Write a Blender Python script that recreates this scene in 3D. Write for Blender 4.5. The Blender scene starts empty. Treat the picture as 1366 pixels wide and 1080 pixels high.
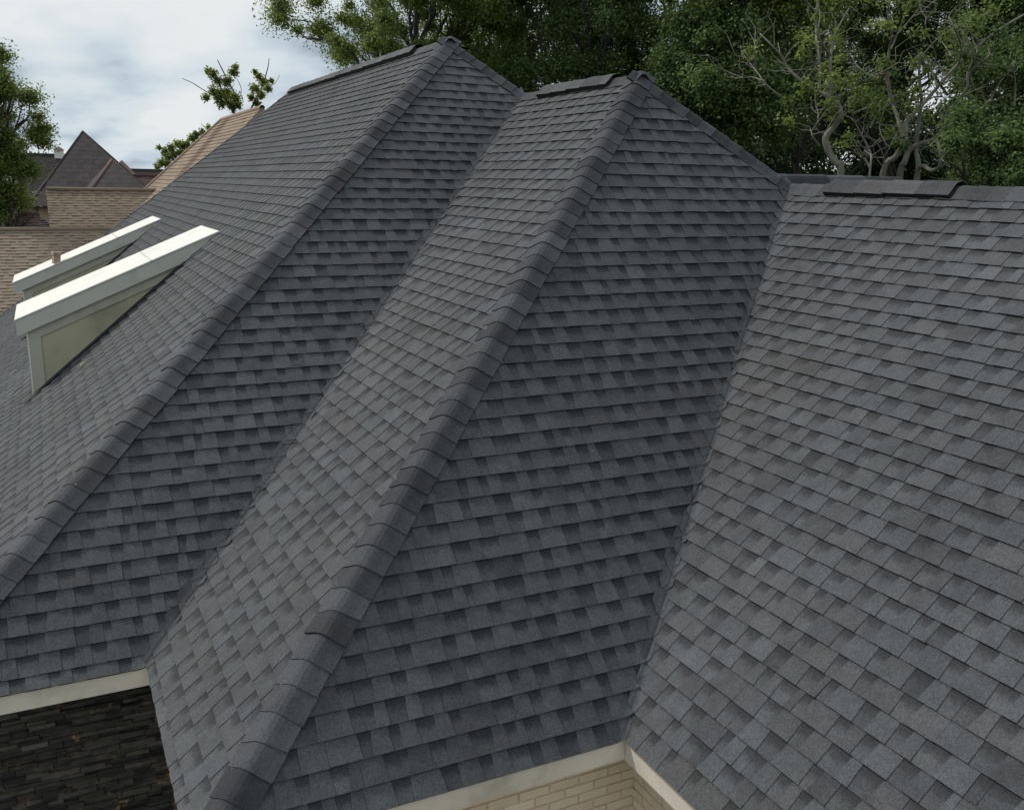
import bpy, math, random
import numpy as np
from mathutils import Vector
R = math.radians
rng = random.Random(7)
scn = bpy.context.scene
col = scn.collection
CZ = 6.4                                   # camera height above the lawn

# ------------------------------------------------------------------ camera
F_PX, PITCH, ROLL, YAW = 1248.55, -13.309, 1.026, 26.449      # for a 1366 x 1080 frame
def cam_axes():
    y, t, r = R(YAW), R(PITCH), R(ROLL)
    f = Vector((math.sin(y)*math.cos(t), math.cos(y)*math.cos(t), math.sin(t)))
    right = Vector((math.cos(y), -math.sin(y), 0)); up = right.cross(f)
    return f, math.cos(r)*right+math.sin(r)*up, -math.sin(r)*right+math.cos(r)*up
CF, CR, CU = cam_axes()
cd = bpy.data.cameras.new('camera'); cam = bpy.data.objects.new('camera', cd); col.objects.link(cam)
cd.sensor_width = 36; cd.sensor_fit = 'HORIZONTAL'; cd.lens = F_PX/1366*36; cd.clip_start = .05; cd.clip_end = 3000
from mathutils import Matrix
m3 = Matrix((CR, CU, -CF)).transposed(); cam.matrix_world = Matrix.Translation((0, 0, CZ)) @ m3.to_4x4()
scn.camera = cam

# ------------------------------------------------------------------ sky, sun, exposure
SUN_EL, SUN_AZ = R(47), R(-38)             # azimuth from +y towards +x
w = bpy.data.worlds.new('World'); scn.world = w; w.use_nodes = True
nt = w.node_tree; nt.nodes.clear()
def N(tree, t, **kw):
    n = tree.nodes.new(t)
    for k, v in kw.items():
        if k.startswith('i_'): n.inputs[k[2:].replace('_', ' ')].default_value = v
        else: setattr(n, k, v)
    return n
out = N(nt, 'ShaderNodeOutputWorld'); bg = N(nt, 'ShaderNodeBackground'); bg.inputs['Strength'].default_value = .1
sky = N(nt, 'ShaderNodeTexSky', sky_type='NISHITA', sun_disc=False, sun_elevation=SUN_EL, sun_rotation=SUN_AZ, air_density=1.0, dust_density=1.5)
tc = N(nt, 'ShaderNodeTexCoord'); sep = N(nt, 'ShaderNodeSeparateXYZ'); nt.links.new(tc.outputs['Generated'], sep.inputs[0])
den = N(nt, 'ShaderNodeMath', operation='ADD'); den.inputs[1].default_value = .16; nt.links.new(sep.outputs['Z'], den.inputs[0])
mx = N(nt, 'ShaderNodeMath', operation='MAXIMUM'); mx.inputs[1].default_value = .05; nt.links.new(den.outputs[0], mx.inputs[0])
dv = N(nt, 'ShaderNodeVectorMath', operation='DIVIDE'); nt.links.new(tc.outputs['Generated'], dv.inputs[0])
cmb = N(nt, 'ShaderNodeCombineXYZ')
for i in range(3): nt.links.new(mx.outputs[0], cmb.inputs[i])
nt.links.new(cmb.outputs[0], dv.inputs[1])
mp = N(nt, 'ShaderNodeMapping'); mp.inputs['Scale'].default_value = (1.0, .62, 0); mp.inputs['Location'].default_value = (3.15, 1.7, 0); nt.links.new(dv.outputs[0], mp.inputs[0])
n1 = N(nt, 'ShaderNodeTexNoise'); n1.inputs['Scale'].default_value = 1.5; n1.inputs['Detail'].default_value = 8; n1.inputs['Roughness'].default_value = .48; nt.links.new(mp.outputs[0], n1.inputs['Vector'])
cr = N(nt, 'ShaderNodeValToRGB'); e = cr.color_ramp.elements
e[0].position = .39; e[0].color = (3.4, 4.1, 4.9, 1); e[1].position = .63; e[1].color = (8.0, 8.3, 8.4, 1)
a = e.new(.45); a.color = (5.3, 6.2, 6.9, 1)
a = e.new(.52); a.color = (6.7, 7.4, 7.9, 1)
nt.links.new(n1.outputs['Fac'], cr.inputs[0])
n2 = N(nt, 'ShaderNodeTexNoise'); n2.inputs['Scale'].default_value = .9; n2.inputs['Detail'].default_value = 4; nt.links.new(mp.outputs[0], n2.inputs['Vector'])
cr2 = N(nt, 'ShaderNodeValToRGB'); cr2.color_ramp.elements[0].position = .30; cr2.color_ramp.elements[0].color = (.72, .72, .72, 1); cr2.color_ramp.elements[1].position = .5; cr2.color_ramp.elements[1].color = (1, 1, 1, 1)
nt.links.new(n2.outputs['Fac'], cr2.inputs[0])
mixc = N(nt, 'ShaderNodeMixRGB'); nt.links.new(cr2.outputs[0], mixc.inputs[0]); nt.links.new(sky.outputs[0], mixc.inputs[1]); nt.links.new(cr.outputs[0], mixc.inputs[2])
nt.links.new(mixc.outputs[0], bg.inputs['Color']); nt.links.new(bg.outputs[0], out.inputs[0])
sl = bpy.data.lights.new('sun', 'SUN'); sl.energy = 2.6; sl.angle = R(7); sl.color = (1, .95, .88)
so = bpy.data.objects.new('sun', sl); col.objects.link(so)
sd = Vector((math.sin(SUN_AZ)*math.cos(SUN_EL), math.cos(SUN_AZ)*math.cos(SUN_EL), math.sin(SUN_EL)))
so.rotation_euler = sd.to_track_quat('Z', 'Y').to_euler(); so.location = (0, 0, 60)
scn.view_settings.view_transform = 'Standard'; scn.view_settings.look = 'None'; scn.view_settings.exposure = 0; scn.view_settings.gamma = 1

# ------------------------------------------------------------------ helpers
def ray(px, py): return CF + (px-683)/F_PX*CR - (py-540)/F_PX*CU
def at_y(px, py, y): d = ray(px, py); d = d*(y/d.y); return Vector((d.x, d.y, d.z+CZ))
def at_x(px, py, x): d = ray(px, py); d = d*(x/d.x); return Vector((d.x, d.y, d.z+CZ))
def at_d(px, py, dist): d = ray(px, py); d = d*(dist/math.hypot(d.x, d.y)); return Vector((d.x, d.y, d.z+CZ))
def tag(o, label=None, cat=None, group=None, kind=None):
    for k, v in (('label', label), ('category', cat), ('group', group), ('kind', kind)):
        if v: o[k] = v
    return o
def empty(name, loc=(0, 0, 0)):
    o = bpy.data.objects.new(name, None); o.location = loc; col.objects.link(o); return o
class MB:
    """collects faces (unshared vertices) with per-corner uv and a per-face tint; builds ONE mesh object"""
    def __init__(s): s.v = []; s.n = []; s.uv = []; s.t = []; s.sm = []
    def face(s, pts, tint=(.5, .5, 0), uv=None, smooth=False):
        s.v.extend((p[0], p[1], p[2]) for p in pts); s.n.append(len(pts)); s.t.append(tint); s.sm.append(smooth)
        s.uv.extend(uv if uv else [(0, 0)]*len(pts))
    def box(s, lo, hi, tint=(.5, .5, 0), jit=0):
        x0, y0, z0 = lo; x1, y1, z1 = hi
        c = [Vector((x, y, z)) for z in (z0, z1) for y in (y0, y1) for x in (x0, x1)]
        if jit: c = [p+Vector([rng.uniform(-jit, jit) for _ in range(3)]) for p in c]
        for f in ((0, 2, 3, 1), (4, 5, 7, 6), (0, 1, 5, 4), (2, 6, 7, 3), (0, 4, 6, 2), (1, 3, 7, 5)):
            s.face([c[i] for i in f], tint)
    def prism(s, pts, off, tint=(.5, .5, 0)):
        off = Vector(off); q = [Vector(p)+off for p in pts]; pts = [Vector(p) for p in pts]
        s.face(pts, tint); s.face(q[::-1], tint)
        for i in range(len(pts)):
            j = (i+1) % len(pts); s.face([pts[j], pts[i], q[i], q[j]], tint)
    def tube(s, pts, rad, sides=7, tint=(.5, .5, 0)):
        rings = []; prev = None
        pts = [Vector(p) for p in pts]
        for i, p in enumerate(pts):
            d = (pts[min(i+1, len(pts)-1)]-pts[max(i-1, 0)]).normalized()
            if prev is None: a = d.cross(Vector((.3, .9, .2))).normalized()
            else: a = (prev-d*prev.dot(d)).normalized()
            prev = a; b = d.cross(a); r = rad[i] if hasattr(rad, '__len__') else rad
            rings.append([p+(a*math.cos(2*math.pi*k/sides)+b*math.sin(2*math.pi*k/sides))*r for k in range(sides)])
        for i in range(len(rings)-1):
            for k in range(sides):
                l = (k+1) % sides; s.face([rings[i][k], rings[i][l], rings[i+1][l], rings[i+1][k]], tint, smooth=True)
        s.face(rings[-1], tint)
    def build(s, name, mat, parent=None, origin=None, weld=False):
        if not s.n: return None
        me = bpy.data.meshes.new(name); nv = len(s.v)
        v = np.array(s.v, dtype=np.float32)
        if origin is not None: v = v-np.array(origin, dtype=np.float32)
        n = np.array(s.n, dtype=np.int32)
        me.vertices.add(nv); me.vertices.foreach_set('co', v.ravel())
        me.loops.add(nv); me.loops.foreach_set('vertex_index', np.arange(nv, dtype=np.int32))
        me.polygons.add(len(n)); me.polygons.foreach_set('loop_start', np.concatenate([[0], np.cumsum(n)[:-1]]).astype(np.int32))
        me.polygons.foreach_set('loop_total', n); me.polygons.foreach_set('use_smooth', np.array(s.sm, dtype=bool))
        me.update(calc_edges=True)
        uvl = me.uv_layers.new(name='uv'); uvl.data.foreach_set('uv', np.array(s.uv, dtype=np.float32).ravel())
        at = me.attributes.new('tint', 'FLOAT_VECTOR', 'FACE'); at.data.foreach_set('vector', np.array([(t+(0,))[:3] if len(t) < 3 else t[:3] for t in s.t], dtype=np.float32).ravel())
        if any(s.sm) or weld:
            import bmesh
            bm = bmesh.new(); bm.from_mesh(me); bmesh.ops.remove_doubles(bm, verts=bm.verts, dist=1e-4); bm.to_mesh(me); bm.free()
        me.materials.append(mat); me.validate()
        o = bpy.data.objects.new(name, me); col.objects.link(o)
        if origin is not None: o.location = origin
        if parent: o.parent = parent
        return o

# ------------------------------------------------------------------ materials
def newmat(name):
    m = bpy.data.materials.new(name); m.use_nodes = True; t = m.node_tree; b = t.nodes['Principled BSDF']
    return m, t, b
def link(t, a, b): t.links.new(a, b)
def math_(t, op, a, b=None, clamp=False):
    n = t.nodes.new('ShaderNodeMath'); n.operation = op; n.use_clamp = clamp
    for i, x in enumerate((a, b)):
        if x is None: continue
        if isinstance(x, (int, float)): n.inputs[i].default_value = x
        else: t.links.new(x, n.inputs[i])
    return n.outputs[0]
def noise(t, scale, detail=3, rough=.5, vec=None, coord='Object', stretch=None):
    n = t.nodes.new('ShaderNodeTexNoise'); n.inputs['Scale'].default_value = scale; n.inputs['Detail'].default_value = detail; n.inputs['Roughness'].default_value = rough
    if vec is None: c = t.nodes.new('ShaderNodeTexCoord'); vec = c.outputs[coord]
    if stretch: mp = t.nodes.new('ShaderNodeMapping'); mp.inputs['Scale'].default_value = stretch; t.links.new(vec, mp.inputs[0]); vec = mp.outputs[0]
    t.links.new(vec, n.inputs['Vector']); return n.outputs['Fac']
def ramp(t, fac, stops):
    r = t.nodes.new('ShaderNodeValToRGB'); el = r.color_ramp.elements
    while len(el) < len(stops): el.new(.5)
    for q, (p, c) in zip(el, stops): q.position = p; q.color = tuple(c)+(1,)
    t.links.new(fac, r.inputs[0]); return r.outputs[0]
def mix(t, fac, a, b, mode='MIX'):
    n = t.nodes.new('ShaderNodeMixRGB'); n.blend_type = mode
    for i, x in enumerate((fac, a, b)):
        if isinstance(x, (int, float)): n.inputs[i].default_value = x
        elif isinstance(x, (tuple, list)): n.inputs[i].default_value = tuple(x)+(1,) if len(x) == 3 else x
        else: t.links.new(x, n.inputs[i])
    return n.outputs[0]
def maprange(t, x, a, b, c=0., d=1., smooth=True):
    n = t.nodes.new('ShaderNodeMapRange'); n.clamp = True
    if smooth: n.interpolation_type = 'SMOOTHSTEP'
    t.links.new(x, n.inputs[0])
    for i, v in enumerate((a, b, c, d)): n.inputs[i+1].default_value = v
    return n.outputs[0]
def bump(t, b, h, strength, dist=.01):
    n = t.nodes.new('ShaderNodeBump'); n.inputs['Strength'].default_value = strength; n.inputs['Distance'].default_value = dist
    t.links.new(h, n.inputs['Height']); t.links.new(n.outputs[0], b.inputs['Normal'])
def tintsep(t):
    at = t.nodes.new('ShaderNodeAttribute'); at.attribute_name = 'tint'
    s = t.nodes.new('ShaderNodeSeparateXYZ'); t.links.new(at.outputs['Vector'], s.inputs[0]); return s.outputs
def shingle_mat(name, dark, mid, light, warm, edge=(.021, .019, .017), band=.55, grain=.5):
    m, t, b = newmat(name); r, g, e_ = tintsep(t)
    uv = t.nodes.new('ShaderNodeUVMap'); uv.uv_map = 'uv'; sp = t.nodes.new('ShaderNodeSeparateXYZ'); t.links.new(uv.outputs[0], sp.inputs[0])
    tt = sp.outputs[1]
    blot = noise(t, 9, 3)                                   # granule drops bleed into each other
    f = math_(t, 'ADD', r, math_(t, 'MULTIPLY', math_(t, 'SUBTRACT', blot, .5), .85), True)
    c = ramp(t, f, [(0, dark), (.5, mid), (1, light)])
    c = mix(t, math_(t, 'MULTIPLY', g, .8), c, warm)
    # blend drops: the printed shadow band near the top of darker tabs
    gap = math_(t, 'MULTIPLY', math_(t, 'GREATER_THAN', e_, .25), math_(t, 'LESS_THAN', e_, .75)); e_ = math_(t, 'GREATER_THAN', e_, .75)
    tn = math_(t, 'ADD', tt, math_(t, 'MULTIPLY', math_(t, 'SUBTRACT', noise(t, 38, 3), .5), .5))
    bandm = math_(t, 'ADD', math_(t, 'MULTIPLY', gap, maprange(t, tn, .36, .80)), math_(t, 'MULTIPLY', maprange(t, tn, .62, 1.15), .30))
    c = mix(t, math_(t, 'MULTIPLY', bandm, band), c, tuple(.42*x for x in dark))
    gr = noise(t, 160, 2, .75); gr2 = noise(t, 60, 4, .75); big = noise(t, .55, 3)
    gm = math_(t, 'ADD', math_(t, 'MULTIPLY', math_(t, 'SUBTRACT', gr, .5), 1.6*grain), math_(t, 'MULTIPLY', math_(t, 'SUBTRACT', gr2, .5), 1.1*grain))
    gm = math_(t, 'ADD', gm, math_(t, 'MULTIPLY', math_(t, 'SUBTRACT', big, .5), .6))
    sc = math_(t, 'ADD', gm, 1.0)
    hs = t.nodes.new('ShaderNodeHueSaturation'); t.links.new(sc, hs.inputs['Value']); t.links.new(c, hs.inputs['Color'])
    drift = maprange(t, noise(t, .42, 4, .6), .45, .7)
    body = mix(t, math_(t, 'MULTIPLY', drift, .16), hs.outputs[0], tuple(x*k for x, k in zip(warm, (1.18, 1.12, 1.0))))
    spk = maprange(t, noise(t, 21, 2, .5), .795, .83)                # a few pale scuffs
    body = mix(t, math_(t, 'MULTIPLY', spk, .45), body, tuple(min(1, x*3.2) for x in light))
    fin = mix(t, e_, body, edge)
    t.links.new(fin, b.inputs['Base Color']); b.inputs['Roughness'].default_value = .88; b.inputs['Specular IOR Level'].default_value = .35
    bump(t, b, gr, .35, .004)
    return m
M = {}
M['shingle'] = shingle_mat('charcoal_shingle', (.043, .045, .049), (.074, .078, .083), (.104, .110, .117), (.084, .077, .075), band=.62, grain=1.3)
M['cap'] = shingle_mat('charcoal_cap', (.028, .029, .032), (.050, .052, .056), (.080, .085, .092), (.054, .053, .055), band=0, grain=1.3)
M['tan'] = shingle_mat('tan_shingle', (.23, .18, .135), (.28, .22, .165), (.33, .265, .20), (.25, .185, .14), edge=(.08, .05, .035), grain=.3)
M['taupe'] = shingle_mat('taupe_shingle', (.10, .075, .07), (.17, .125, .115), (.22, .17, .15), (.16, .10, .09), edge=(.05, .03, .03), grain=.3)
M['slate'] = shingle_mat('dark_far_shingle', (.026, .022, .023), (.043, .036, .036), (.062, .052, .051), (.055, .040, .036), edge=(.02, .02, .02), grain=.6)
M['redbrown'] = shingle_mat('red_brown_shingle', (.07, .042, .04), (.11, .07, .065), (.14, .09, .085), (.11, .06, .055), edge=(.03, .02, .02), grain=.3)

def plain(name, color, rough=.6, nscale=3, var=.12, stretch=None, metal=0, bmp=0, spec=.4, dirt=None, dscale=1.2):
    m, t, b = newmat(name); n = noise(t, nscale, 4, .55, stretch=stretch)
    c = ramp(t, n, [(.3, tuple(x*(1-var) for x in color)), (.7, tuple(min(1, x*(1+var)) for x in color))])
    if dirt:
        d = noise(t, dscale, 5, .65); c = mix(t, math_(t, 'MULTIPLY', maprange(t, d, .5, .72), .6), c, dirt)
    t.links.new(c, b.inputs['Base Color']); b.inputs['Roughness'].default_value = rough; b.inputs['Metallic'].default_value = metal; b.inputs['Specular IOR Level'].default_value = spec
    if bmp: bump(t, b, noise(t, nscale*6, 3), bmp, .01)
    return m
M['white'] = plain('aged_white_paint', (.71, .63, .545), .55, 2.5, .07, dirt=(.40, .37, .30), dscale=2.2)
M['bright'] = plain('white_membrane', (.80, .775, .70), .5, 2, .04, dirt=(.66, .64, .58), dscale=3)
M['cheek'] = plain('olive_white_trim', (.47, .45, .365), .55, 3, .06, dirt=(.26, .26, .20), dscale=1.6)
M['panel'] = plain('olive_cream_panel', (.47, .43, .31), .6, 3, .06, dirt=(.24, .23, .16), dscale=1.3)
M['black'] = plain('black_vent_plastic', (.012, .012, .013), .6, 8, .2)
M['shade_joint'] = plain('painted_shade_and_joint', (.022, .022, .022), .8, 7, .3)  # near-black: painted shadow strip beside the dormers, and joints behind the stones
M['deck'] = plain('roof_deck', (.03, .03, .032), .9, 4, .2)
M['soffit'] = plain('soffit_board', (.5, .48, .42), .6)
def far_slate():
    m, t, b = newmat('far_slate'); n = noise(t, 2.6, 5, .7, stretch=(1, 1, .22)); n2 = noise(t, 14, 3, .6)
    f = math_(t, 'ADD', math_(t, 'MULTIPLY', n, .65), math_(t, 'MULTIPLY', n2, .35))
    c = ramp(t, f, [(.34, (.020, .016, .017)), (.5, (.036, .029, .029)), (.66, (.075, .060, .055))])
    w_ = t.nodes.new('ShaderNodeTexWave'); w_.bands_direction = 'Z'; w_.inputs['Scale'].default_value = 1.3; w_.inputs['Distortion'].default_value = .4
    tc_ = t.nodes.new('ShaderNodeTexCoord'); t.links.new(tc_.outputs['Object'], w_.inputs['Vector'])
    c = mix(t, math_(t, 'MULTIPLY', maprange(t, w_.outputs['Fac'], .0, .3, 1, 0), .5), c, (.015, .013, .013))
    t.links.new(c, b.inputs['Base Color']); b.inputs['Roughness'].default_value = .9; return m
M['far_slate'] = far_slate()
M['mortar'] = plain('brick_mortar', (.70, .57, .44), .9, 30, .15, bmp=.3)
M['stucco'] = plain('neighbour_brick', (.42, .33, .25), .85, 6, .12)
M['bark'] = plain('grey_bark', (.22, .205, .165), .9, 7, .35, stretch=(1, 1, .3), bmp=.5, dirt=(.10, .12, .07), dscale=2)
M['bark_dark'] = plain('dark_bark', (.05, .045, .036), .9, 7, .35, stretch=(1, 1, .3), bmp=.5)
M['wood'] = plain('weathered_wood', (.42, .32, .22), .8, 20, .2)
M['straw'] = plain('dry_straw', (.5, .45, .3), .8, 20, .2)
M['window'] = plain('window_glass', (.02, .025, .03), .08, 2, .1, spec=.8)
def tinted(name, stops, rough, nscale, nv, bmp=.4, dist=.01):
    m, t, b = newmat(name); r, g, e_ = tintsep(t)
    n = noise(t, nscale, 5, .6); f = math_(t, 'ADD', r, math_(t, 'MULTIPLY', math_(t, 'SUBTRACT', n, .5), nv), True)
    t.links.new(ramp(t, f, stops), b.inputs['Base Color']); b.inputs['Roughness'].default_value = rough; b.inputs['Specular IOR Level'].default_value = .3
    bump(t, b, noise(t, nscale*3, 4, .6), bmp, dist); return m
M['brick'] = tinted('cream_brick', [(0, (.68, .545, .41)), (.4, (.78, .64, .495)), (1, (.84, .71, .565))], .85, 14, .5)
def stone_mat():
    m, t, b = newmat('dark_ledgestone'); r, g, e_ = tintsep(t)
    n = noise(t, 11, 6, .65, stretch=(1, 1, 2.2)); f = math_(t, 'ADD', r, math_(t, 'MULTIPLY', math_(t, 'SUBTRACT', n, .5), 1.3), True)
    c = ramp(t, f, [(0, (.024, .020, .019)), (.5, (.070, .063, .058)), (1, (.16, .14, .125))])
    rust = noise(t, 5.2, 4, .7, stretch=(1, 1, 2)); rm = math_(t, 'MULTIPLY', maprange(t, rust, .57, .68), maprange(t, noise(t, 19, 3), .42, .62))
    c = mix(t, math_(t, 'MULTIPLY', rm, .9), c, (.46, .28, .13))
    t.links.new(c, b.inputs['Base Color']); b.inputs['Roughness'].default_value = .75; b.inputs['Specular IOR Level'].default_value = .35
    bump(t, b, noise(t, 26, 6, .7, stretch=(1, 1, 3)), .9, .03); return m
M['stone'] = stone_mat()
def leafmat(name, cs, trans=.35):
    m, t, b = newmat(name); r, g, e_ = tintsep(t)
    c = ramp(t, r, [(0, cs[0]), (.5, cs[1]), (1, cs[2])])
    t.links.new(c, b.inputs['Base Color']); b.inputs['Roughness'].default_value = .55; b.inputs['Specular IOR Level'].default_value = .3
    tr = t.nodes.new('ShaderNodeBsdfTranslucent'); hs = t.nodes.new('ShaderNodeHueSaturation'); hs.inputs['Value'].default_value = 1.3; hs.inputs['Hue'].default_value = .485
    t.links.new(c, hs.inputs['Color']); t.links.new(hs.outputs[0], tr.inputs[0])
    ms = t.nodes.new('ShaderNodeMixShader'); ms.inputs[0].default_value = trans
    t.links.new(b.outputs[0], ms.inputs[1]); t.links.new(tr.outputs[0], ms.inputs[2]); t.links.new(ms.outputs[0], t.nodes['Material Output'].inputs['Surface']); return m
M['leaf_mid'] = leafmat('oak_leaf', [(.085, .135, .034), (.19, .265, .072), (.34, .41, .14)], .5)
M['leaf_dark'] = leafmat('dark_leaf', [(.042, .082, .026), (.095, .165, .050), (.20, .28, .088)], .42)
M['leaf_bright'] = leafmat('yellow_green_leaf', [(.10, .15, .035), (.20, .26, .06), (.34, .39, .12)], .5)
M['leaf_deep'] = leafmat('deep_wood_leaf', [(.016, .036, .014), (.036, .072, .026), (.085, .13, .045)], .2)

# ------------------------------------------------------------------ roof geometry (metres)
EZ = CZ-3.2745                              # eave height
K = dict(Y1=6.3478, X2=.3998, Y3=4.2366, X4=2.9220, s0=.85205, s1=1.00298, s2=.86426, s3=1.0972, s4=.89393)
X0 = -1.1782
A1 = Vector((4.6537, 11.301, CZ+1.6942)); R0 = Vector((4.6537, 19.48, CZ+1.6942))
A2 = Vector((5.406, 8.181, CZ+1.0524)); A3 = Vector((6.616, 7.246, CZ+.0272))
K1 = Vector((.3998, 6.3478, EZ)); K2 = Vector((2.922, 4.2366, EZ))
B2 = Vector((5.406, K['Y1']+(A2.z-EZ)/K['s1'], A2.z))          # ridge of the second wing meets the main hip
H1b = Vector((X0, K['Y1'], EZ)); H2b = Vector((K['X2'], K['Y3'], EZ)); R0b = Vector((X0, R0.y+(R0.z-EZ)/K['s1'], EZ))
YN = -3.5                                    # near end of the third wing
def planex(X, s): return lambda x, y: EZ+s*(x-X)
def planey(Y, s): return lambda x, y: EZ+s*(y-Y)
PL = {0: planex(X0, K['s0']), 1: planey(K['Y1'], K['s1']), 2: planex(K['X2'], K['s2']), 3: planey(K['Y3'], K['s3']), 4: planex(K['X4'], K['s4'])}

house = empty('shingle_house', (3, 8, 0))
tag(house, 'near house with charcoal shingle hip roofs, white fascia, cream brick and two dormers', 'house')

def clip(poly, a, b, c):
    out_ = []
    for i in range(len(poly)):
        p, q = poly[i], poly[(i+1) % len(poly)]
        dp = a*p[0]+b*p[1]-c; dq = a*q[0]+b*q[1]-c
        if dp <= 1e-9: out_.append(p)
        if (dp < -1e-9 and dq > 1e-9) or (dp > 1e-9 and dq < -1e-9):
            s = dp/(dp-dq); out_.append((p[0]+(q[0]-p[0])*s, p[1]+(q[1]-p[1])*s))
    return out_

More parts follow.
